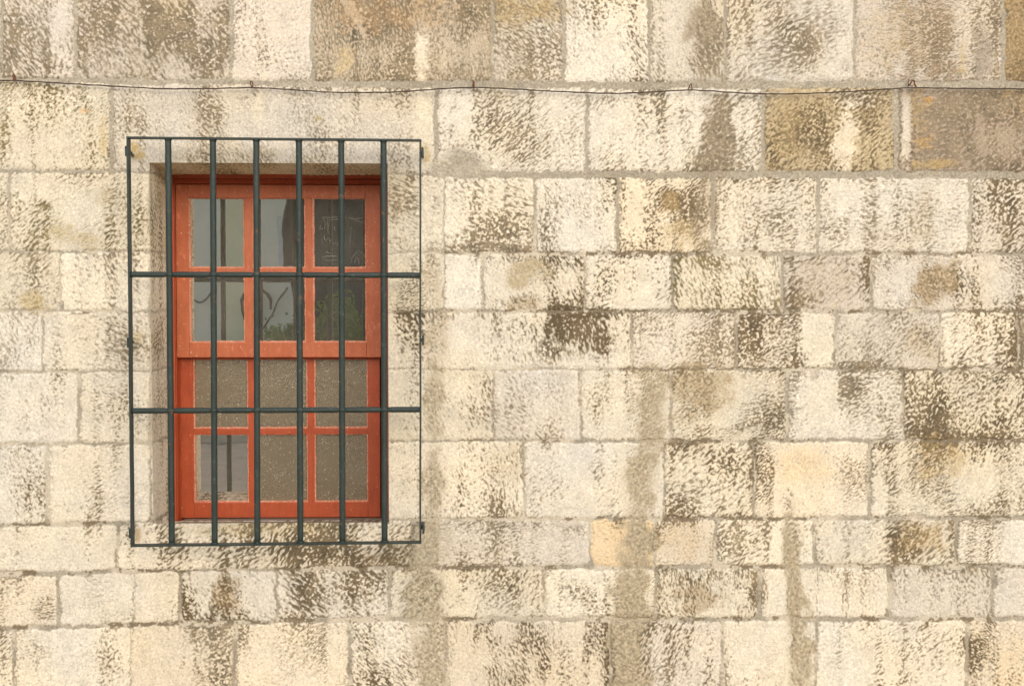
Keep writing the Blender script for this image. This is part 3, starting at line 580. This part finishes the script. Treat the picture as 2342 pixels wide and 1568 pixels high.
def sash(name, y, L, Rr, T, B, xs, zs_, th, label, mred, glasses):
    """L,R,T,B outer edges (photo units); xs pane columns [(u0,u1)..]; zs_ pane rows [(v0,v1)..]"""
    X0, X1, Z1, Z0 = XU(L, y), XU(Rr, y), ZV(T, y), ZV(B, y)
    px = [(XU(a, y), XU(b, y)) for a, b in xs]; pz = [(ZV(a, y), ZV(b, y)) for a, b in zs_]
    bm = bmesh.new()
    box(bm, X0, px[0][0], y, y+th, Z0, Z1, .002); box(bm, px[-1][1], X1, y, y+th, Z0, Z1, .002)
    box(bm, px[0][0]+.0004, px[-1][1]-.0004, y+.0006, y+th-.001, pz[0][0], Z1-.0006, .002)
    box(bm, px[0][0]+.0004, px[-1][1]-.0004, y+.0006, y+th-.001, Z0+.0006, pz[-1][1], .002)
    s = obj(name, woff(bm), mred, win); s['label'] = label
    bm = bmesh.new()
    for a, b in zip(px, px[1:]):
        box(bm, a[1], b[0], y+.004, y+th-.004, pz[-1][1]-.001, pz[0][0]+.001, .003)
    obj('muntin', woff(bm), mred, s)
    bm = bmesh.new()
    for i, q in enumerate(px):
        box(bm, q[0]-.001, q[1]+.001, y+.0055, y+th-.005, pz[1][0], pz[0][1], .003)
    obj('muntin', woff(bm), mred, s)
    # putty fillets round every pane
    e = .0062
    for q in px:
        for (zt_, zb_) in pz:
            bm = bmesh.new()
            rr = [(q[0], q[0]+e, zb_, zt_), (q[1]-e*.75, q[1], zb_, zt_), (q[0]+e-.0005, q[1]-e*.75+.0005, zb_, zb_+e), (q[0]+e-.0005, q[1]-e*.75+.0005, zt_-e*.4, zt_)]
            for a, b, c, d in rr:
                n = 10; ver = (d-c) > (b-a)
                for k in range(n):                       # knife-cut putty: each length a little different
                    j1 = random.uniform(-.0012, .0014)
                    if ver:
                        c1, d1 = c+(d-c)*k/n, c+(d-c)*(k+1)/n
                        box(bm, a-(.001 if a == q[0] else -j1), b+(j1 if a == q[0] else .001), y+.0085+random.uniform(0, .0012), y+.0175, c1, d1)
                    else:
                        a1, b1 = a+(b-a)*k/n, a+(b-a)*(k+1)/n
                        box(bm, a1, b1, y+.0087+random.uniform(0, .0012), y+.0173, c-(.001 if c == zb_ else -j1*.5), d+(j1 if c == zb_ else .001))
            obj('putty', woff(bm), M['bead'], s)
    for r_, (zt_, zb_) in enumerate(pz):
        for c_, q in enumerate(px):
            bm = bmesh.new(); tilt = random.uniform(-.0012, .0012)
            a, b, c, d = q[0]-.001, q[1]+.001, zb_-.001, zt_+.001
            box(bm, a, b, y+.0185, y+.0215, c, d)
            for vv in bm.verts: vv.co.y += tilt*(1 if vv.co.x > (a+b)/2 else -1)*.4
            o = obj('pane', woff(bm), glasses[r_][c_], s)
            if glasses[r_][c_] is M['frost']: o['label'] = 'obscured pane of speckled textured glass'
            else: o['label'] = 'clear old pane reflecting the street'
    return s
g, f = M['glass'], M['frost']
up = sash('upper_sash', yU, 404.5, 871, 422, 817, [(432.5, 560), (578.5, 699.5), (715.5, 838)], [(453, 613), (625, 783)], .040,
          'upper sash of six clear panes, paint faded to salmon', M['red'], [[g, g, g], [g, g, g]])
lo = sash('lower_sash', yL, 411.5, 868.5, 812, 1183, [(440, 566), (579.5, 702), (717, 840.5)], [(821.5, 979.5), (993, 1148.5)], .038,
          'lower sash set back behind the upper one, mostly obscured glass', M['red2'], [[f, f, f], [g, f, f]])
# wooden sill
bm = bmesh.new()
box(bm, xl+.03, xr+.015, YW, YB+.14, zs-.05, zs-.0035, .004)
for vv in bm.verts:
    if vv.co.z > zs-.02: vv.co.z += (ZV(1183.5, yL)-zs)*max(0, (vv.co.y-YW)/(yL-YW))*.9
obj('wooden_sill', woff(bm), M['wood'], win)['label'] = 'bare grey weathered timber sill'
# dried glue marks on the upper right pane, where a notice was torn off
bm = bmesh.new()
def mark(pts, r=.0009):
    q = [at(374.7+a*.2868, 374.7+b*.2868, yU+.0182) for a, b in pts]; pp = []
    for a, b in zip(q, q[1:]):
        n = max(2, int((b-a).length/.006))
        for k in range(n):
            pp.append(a.lerp(b, k/n)+Vector((random.uniform(-1, 1), 0, random.uniform(-1, 1)))*.0012)
    pp.append(q[-1]); tube(bm, pp, [r*random.uniform(.4, 1.5) for _ in pp], 5, True, .35)
mark([(1262, 425), (1330, 430), (1385, 422)]); mark([(1262, 425), (1290, 470), (1280, 520)]); mark([(1310, 430), (1300, 500), (1315, 560)]); mark([(1385, 440), (1320, 450), (1312, 520)])
mark([(1250, 490), (1240, 530), (1268, 515)]); mark([(1475, 425), (1520, 440), (1585, 430)]); mark([(1478, 432), (1540, 455), (1582, 470)]); mark([(1280, 560), (1275, 590), (1290, 610), (1315, 590), (1325, 620)], .0012)
mark([(1260, 600), (1262, 640)]); mark([(1345, 640), (1380, 625), (1385, 650)]); mark([(1262, 740), (1330, 735), (1385, 735)], .0013); mark([(1270, 760), (1320, 770), (1385, 765)]); mark([(1500, 500), (1490, 560), (1482, 640)], .0006)
mark([(1490, 790), (1510, 730), (1550, 692), (1590, 720), (1612, 760)]); mark([(1520, 790), (1545, 745), (1560, 800)]); mark([(1290, 700), (1330, 715)]); mark([(1195, 610), (1205, 680), (1190, 760)], .0007); mark([(1360, 500), (1365, 540)])
obj('glue_mark', woff(bm), M['glue'], up)['kind'] = 'stuff'

# ------------------------------------------------------------------ iron window grille
YG = -.12; h2 = .019
TL, TR, BL, BR = at(294, 315.5, YG), at(961.5, 321.5, YG), at(303.5, 1246.5, YG), at(961.5, 1239, YG)
gr = thing('window_grille', 'dark green iron grille of six upright bars and two cross bars before the red window', 'grille', tuple(BL))
GL = Vector(gr.location)
def goff(bm): bmesh.ops.translate(bm, verts=bm.verts, vec=-GL); return bm
def flat_bar(bm, a, b, th, dep, nrm):
    t = (b-a).normalized(); n = Vector(nrm); d = Vector((0, 1, 0))
    n = (n-t*n.dot(t)).normalized(); nn = 14; rings = []
    for k in range(nn+1):
        c = a.lerp(b, k/nn)+n*random.uniform(-.0005, .0005)
        rings.append([bm.verts.new(c+n*sx*th/2+d*sy*dep/2) for sx, sy in ((-1, -1), (1, -1), (1, 1), (-1, 1))])
    for r0, r1 in zip(rings, rings[1:]):
        for k in range(4): bm.faces.new((r0[k], r0[(k+1) % 4], r1[(k+1) % 4], r1[k]))
    bm.faces.new(rings[0][::-1]); bm.faces.new(rings[-1])
bm = bmesh.new()
flat_bar(bm, TL-Vector((.004, 0, 0)), TR+Vector((.004, 0, 0)), .0064, .034, (0, 0, 1))
flat_bar(bm, BL-Vector((.004, 0, 0)), BR+Vector((.004, 0, 0)), .0064, .034, (0, 0, 1))
flat_bar(bm, TL-Vector((0, 0, .0042)), BL+Vector((0, 0, .0036)), .0068, .0338, (1, 0, 0))
flat_bar(bm, TR-Vector((0, 0, .0042)), BR+Vector((0, 0, .0036)), .0060, .0338, (1, 0, 0))
obj('grille_frame', goff(bm), M['grille'], gr)
tu = [384, 486, 585, 682.5, 779.5, 876.5]; bu = [392.5, 490, 587.5, 686, 782.5, 879]
vr = .0121; cz = [(627.5, 629.5), (939, 936)]
def lerp(a, b, t): return a+(b-a)*t
vb = []
for i in range(6):
    ft = (tu[i]-294)/(961.5-294); fb = (bu[i]-303.5)/(961.5-303.5)
    T_ = TL.lerp(TR, ft)-Vector((0, 0, .0036)); B_ = BL.lerp(BR, fb)+Vector((0, 0, .0036)); vb.append((T_, B_))
    bm = bmesh.new(); n = 60
    pts = [B_.lerp(T_, k/n)+Vector((random.uniform(-.0003, .0003), 0, 0)) for k in range(n+1)]
    zc = [at(640, lerp(a, b, i/5), YG).z for a, b in cz]
    rad = []
    for q in pts: rad.append(vr*random.uniform(.985, 1.015))
    tube(bm, pts, rad, 16)
    # weld collars at both ends
    tube(bm, [B_, B_+Vector((0, 0, .006))], [vr*1.35, vr*1.02], 16); tube(bm, [T_-Vector((0, 0, .006)), T_], [vr*1.02, vr*1.3], 16)
    obj('upright_bar', goff(bm), M['grille'], gr)
for a, b in cz:
    bm = bmesh.new(); cr = .0113
    pa = at(lerp(294, 303.5, (a-315)/930)+1, a, YG); pb = at(961, b, YG)
    xs = [pa.x]; stops = []
    for T_, B_ in vb:
        t = (pa.z-B_.z)/(T_.z-B_.z); stops.append(lerp(B_.x, T_.x, t))
    def zz(x): return lerp(pa.z, pb.z, (x-pa.x)/(pb.x-pa.x))
    ends = [pa.x]+stops+[pb.x]
    for i in range(len(ends)-1):
        x0 = ends[i]+(0 if i == 0 else vr*.7); x1 = ends[i+1]-(0 if i == len(ends)-2 else vr*.7)
        pts, rad = [], []
        for k in range(13):
            t = k/12; x = lerp(x0, x1, t)
            e = min(t if i else 1, (1-t) if i < len(ends)-2 else 1)*(x1-x0)
            rad.append(cr*(.74+.26*min(1, e/.018)**.7)*random.uniform(.985, 1.015)); pts.append((x, YG-.001, zz(x)))
        tube(bm, pts, rad, 14)
    for x in stops:                                     # forged eyes the upright bars run through
        c = Vector((x, YG, zz(x))); bs = bmesh.ops.create_icosphere(bm, subdivisions=3, radius=1)
        for vv in bs['verts']:
            vv.co = Vector((vv.co.x*.0163, vv.co.y*.0150, vv.co.z*.0128))+c
        for vv in bs['verts']:
            for ff in vv.link_faces: ff.smooth = True
    obj('cross_bar', goff(bm), M['grille'], gr)
for side, (pu, vs) in (('l', (290, (346, 783, 1218))), ('r', (967, (349, 778, 1208)))):
    for q in vs:
        e = lerp(TL.x, BL.x, (q-315)/930) if side == 'l' else TR.x
        s = -1 if side == 'l' else 1
        z = at(pu, q, YG).z; bm = bmesh.new()
        xa, xb = e+s*.0045, e+s*.0115
        box(bm, min(xa, xb), max(xa, xb), YG-.012, YG+.030, z-.019, z+.019, .0015)
        tube(bm, [(e, YG+.010, z), (at(301 if side == 'l' else 967, q, 0).x, .02, z)], .006, 10)
        obj('wall_bracket', goff(bm), M['grille'], gr)

# ------------------------------------------------------------------ wire and hooks
wk = [(-330, 192), (-200, 198), (-60, 186), (0, 184), (38, 184.5), (100, 188), (190, 193.5), (290, 199), (370, 203.5), (480, 203), (578, 200.5), (640, 203.5), (700, 208), (770, 212), (830, 212), (905, 211), (985, 205), (1040, 201.5), (1083, 200), (1150, 202.5),
      (1230, 207), (1300, 210.5), (1370, 213.5), (1420, 214), (1500, 210), (1577, 205.5), (1630, 208.5), (1700, 213.5), (1780, 215.5), (1870, 213.5), (1960, 208.5), (2030, 204), (2082, 200.5), (2160, 202), (2260, 203), (2342, 203.5), (2440, 202), (2620, 196), (2800, 204)]
us = np.arange(-330, 2800, 9.); zv = np.interp(us, [a for a, b in wk], [b for a, b in wk])
kern = np.hanning(9); kern /= kern.sum(); zs2 = np.convolve(np.pad(zv, 4, 'edge'), kern, 'valid')
hk = [38, 578, 1083, 1577, 2082]
bm = bmesh.new(); pts = []
for a, b in zip(us, zs2):
    y = -.024+.004*math.sin(a*.011); pts.append(at(a, b+.35*math.sin(a*.13)+random.uniform(-.15, .15), y))
org = pts[0].copy(); tube(bm, [q-org for q in pts], [.0027*random.uniform(.8, 1.15) for _ in pts], 8)
wire = obj('wire', bm, M['wire']); wire.location = org
tag(wire, 'thin dark wire sagging along the wall above the barred window, held by five rusty hooks', 'wire')
hl = ['rusty flat hook holding the wire at the far left of the wall',
      'rusty looped hook holding the wire above the middle of the window grille',
      'small rusty hook holding the wire just right of the window grille',
      'thin rusty ring hook on the wire, over a brown streaked block, second from the right',
      'dark twisted hook above the white drip streak, rightmost on the wire']
shp = [(4, 9.5, 0, 2.2), (5.2, 9.8, .3, 1.5), (2.2, 9, .2, 1.9), (5, 9, .3, 1.2), (8, 11.5, .9, 1.9)]
for i, (hu, (wd, ht, tw, rr)) in enumerate(zip(hk, shp)):
    vw = float(np.interp(hu, us, zs2)); c = at(hu, vw-ht+2, 0); bm = bmesh.new(); k_ = .00175
    # staple: two legs driven into the joint, bent out and round under the wire
    pts = []
    for t in np.linspace(0, 1, 9): pts.append(Vector((-wd*.5*k_, lerp(.03, -.020, t), lerp(0, -.25*ht*k_, t)-.004*math.sin(t*PI))))
    for t in np.linspace(0, PI, 11)[1:]:
        pts.append(Vector((-wd*.5*math.cos(t)*k_, -.022-.010*math.sin(t), (-.25*ht-.75*ht*math.sin(t)*.0+ht*.62*math.sin(t))*k_)))
    for t in np.linspace(0, 1, 7)[1:]:
        pts.append(Vector(((wd*.5+.6*tw)*k_*(1+.25*t), lerp(-.024, -.029, t), (-.25*ht-t*(.85*ht-.5))*k_)))
    pts.append(pts[-1]+Vector((-.9*k_, .006, -.6*k_)))
    tube(bm, pts, [(rr*.55+1.5)*1e-3*random.uniform(.85, 1.2) for _ in pts], 8)
    if i in (0, 2):                                    # broader, flattened shanks
        tube(bm, [Vector((-.5*k_, -.028, ht*.72*k_)), Vector((0, -.031, .2*ht*k_)), Vector((.7*k_, -.031, -ht*k_*.9))], [.0016, .0042 if i == 0 else .003, .0026], 8, True, .5)
    if i == 4:
        tube(bm, [Vector((-6*k_, -.01, 9*k_)), Vector((-9*k_, -.022, -5*k_)), Vector((-3*k_, -.03, -9*k_)), Vector((4*k_, -.03, -3*k_)), Vector((10*k_, -.02, -9*k_))], .0017, 8)
    h = obj('wire_hook', bm, M['rust']); h.location = c
    tag(h, hl[i], 'hook', 'rusty hooks holding the wire')

# ------------------------------------------------------------------ street and the other side (seen in the panes)
def sheet(name, x0, x1, y0, y1, z, m):
    bm = bmesh.new(); bm.faces.new([bm.verts.new(q) for q in ((x0, y0, z), (x1, y0, z), (x1, y1, z), (x0, y1, z))])
    return tag(obj(name, bm, m), kind='structure')
sheet('ground', -150, 150, -200, 60, -.004, M['road'])
bm = bmesh.new(); box(bm, -40, 40, -18.6, -9.3, -.05, .12, .01); tag(obj('pavement', bm, M['path']), kind='structure')
bm = bmesh.new(); box(bm, -40, 40, -2.6, .02, -.05, .13, .01); tag(obj('pavement', bm, M['path']), kind='structure')  # unseen pale strip beside the wall, added to bounce light up to the soffit
YO = -18.6
b = thing('pale_building', 'pale rendered building across the street with a dark board gate', 'building', (-6, YO, 0))
bm = bmesh.new()
for x0, x1, z0, z1 in ((-12, 2.15, 0, 4.8), (9.6, 16, 0, 4.8), (2.15, 9.6, 4.2, 4.8)): box(bm, x0, x1, -3, 0, z0, z1)
obj('facade', bm, M['plaster'], b)
bm = bmesh.new(); box(bm, .75, 1.35, .001, .12, .0, 4.799, .01); obj('pilaster', bm, M['ochre'], b)
bm = bmesh.new(); box(bm, -12, 2.14, .002, .06, .0, .9, .01); obj('plinth', bm, M['path'], b)
bm = bmesh.new(); box(bm, -12.1, 16.1, -3.1, .12, 4.8, 5.0, .02); obj('cornice', bm, M['white'], b); b['kind'] = 'thing'
bm = bmesh.new()
for k in range(24): box(bm, 2.16+k*.31, 2.16+k*.31+.30, -.55, -.5, .1, 4.19, .006)
box(bm, 2.16, 9.59, -.62, -.551, .1, 4.19)
obj('gate', bm, M['dark'], b)
cb = thing('cable', 'dark cable hanging in loops on the pale building across the street', 'cable', (-5.2, YO+.16, 1.2))
bm = bmesh.new()
tube(bm, [(-.9+.06*k, 0, .95-.35*math.sin(k/12*PI)) for k in range(13)], .018, 6); obj('loop', bm, M['wire'], cb); bm = bmesh.new(); tube(bm, [(.55+.22*math.cos(a/14*PI*2), .02, .45+.42*math.sin(a/14*PI*2)) for a in range(13)], .03, 6)
obj('loop', bm, M['wire'], cb); bm = bmesh.new(); tube(bm, [(.1*k, .02, -.35+.035*k*k*.3) for k in range(12)], .022, 6); obj('tail', bm, M['wire'], cb)
# leaning trunk and shrub before the gate
t = thing('leaning_tree', 'bare leaning trunk before the dark gate', 'tree', (-3.35, YO+1.2, .12))
bm = bmesh.new(); pts = [(0, 0, 0), (-.12, 0, 1), (-.34, .02, 2.1), (-.22, 0, 3.2), (-.05, .05, 4.4), (.2, 0, 5.6)]
tube(bm, pts, [.2, .17, .15, .15, .12, .08], 12); tube(bm, [(-.3, 0, 2.), (.5, .1, 1.6), (1.1, .2, 1.1)], [.05, .04, .03], 8)
obj('trunk', bm, M['bark'], t)
bm = bmesh.new(); box(bm, -.42, -.34, .24, .27, 2.3, 3.35); box(bm, -.34, .0, .24, .269, 2.3, 2.38); obj('notice_frame', bm, M['white'], t)
def shrub(x, y, hgt, wid, n, label):
    s = thing('shrub', label, 'shrub', (x, y, .12)); bm = bmesh.new()
    tube(bm, [(0, 0, 0), (.05, 0, hgt*.4), (0, 0, hgt*.8)], [.05, .035, .01], 7)
    for k in range(6):
        a = k*1.05; tube(bm, [(0, 0, hgt*.2), (math.cos(a)*wid*.5, math.sin(a)*wid*.5, hgt*.65)], [.02, .006], 5)
    obj('stem', bm, M['bark'], s); bm = bmesh.new(); r = random.Random(n)
    cl = [(r.uniform(-wid, wid)*.6, r.uniform(-wid, wid)*.5, r.uniform(.25, .95)*hgt) for _ in range(16)]
    for k in range(n):
        c = r.choice(cl); p0 = Vector((r.gauss(c[0], wid*.16), r.gauss(c[1], wid*.16), max(.05, r.gauss(c[2], hgt*.08))))
        a = Vector((r.gauss(0, 1), r.gauss(0, 1), r.gauss(0, 1))).normalized()*.06; c2 = a.cross(Vector((r.gauss(0, 1), r.gauss(0, 1), r.gauss(0, 1)))).normalized()*.025
        bm.faces.new([bm.verts.new(q) for q in (p0-a, p0+c2, p0+a, p0-c2)])
    obj('foliage', bm, M['leaf'], s)
shrub(-2.55, YO+3.2, 1.75, .75, 5200, 'rounded green shrub across the street before the dark gate')
shrub(-3.6, YO+2.6, 1.25, .6, 2600, 'low green shrub at the foot of the leaning trunk')

# ------------------------------------------------------------------ light
w = bpy.data.worlds.new('World'); S.world = w; w.use_nodes = True; nt = w.node_tree
sky = N(nt, 'ShaderNodeTexSky'); sky.sky_type = 'NISHITA'; sky.sun_disc = False
EL, AZ = R(24), R(168)                                  # sun stands behind the camera, up and to the left
dirv = Vector((math.sin(AZ)*math.cos(EL), math.cos(AZ)*math.cos(EL), math.sin(EL)))
sky.sun_elevation = EL; sky.sun_rotation = AZ
sky.air_density = 1.; sky.dust_density = 2.; sky.ozone_density = .6
nt.links.new(mix(nt, 1.0, sky.outputs[0], (.98, .985, 1.0), 'MULTIPLY'), nt.nodes['Background'].inputs[0]); nt.nodes['Background'].inputs[1].default_value = .12
ld = bpy.data.lights.new('sun', 'SUN'); ld.energy = 1.75; ld.angle = R(95); ld.color = (1, .99, .98)
lo_ = bpy.data.objects.new('sun', ld); COL.objects.link(lo_); lo_.rotation_euler = (-dirv).to_track_quat('-Z', 'Y').to_euler(); lo_.location = dirv*30
S.view_settings.view_transform = 'Standard'; S.view_settings.look = 'None'; S.view_settings.gamma = 1
S.view_settings.exposure = 0.77
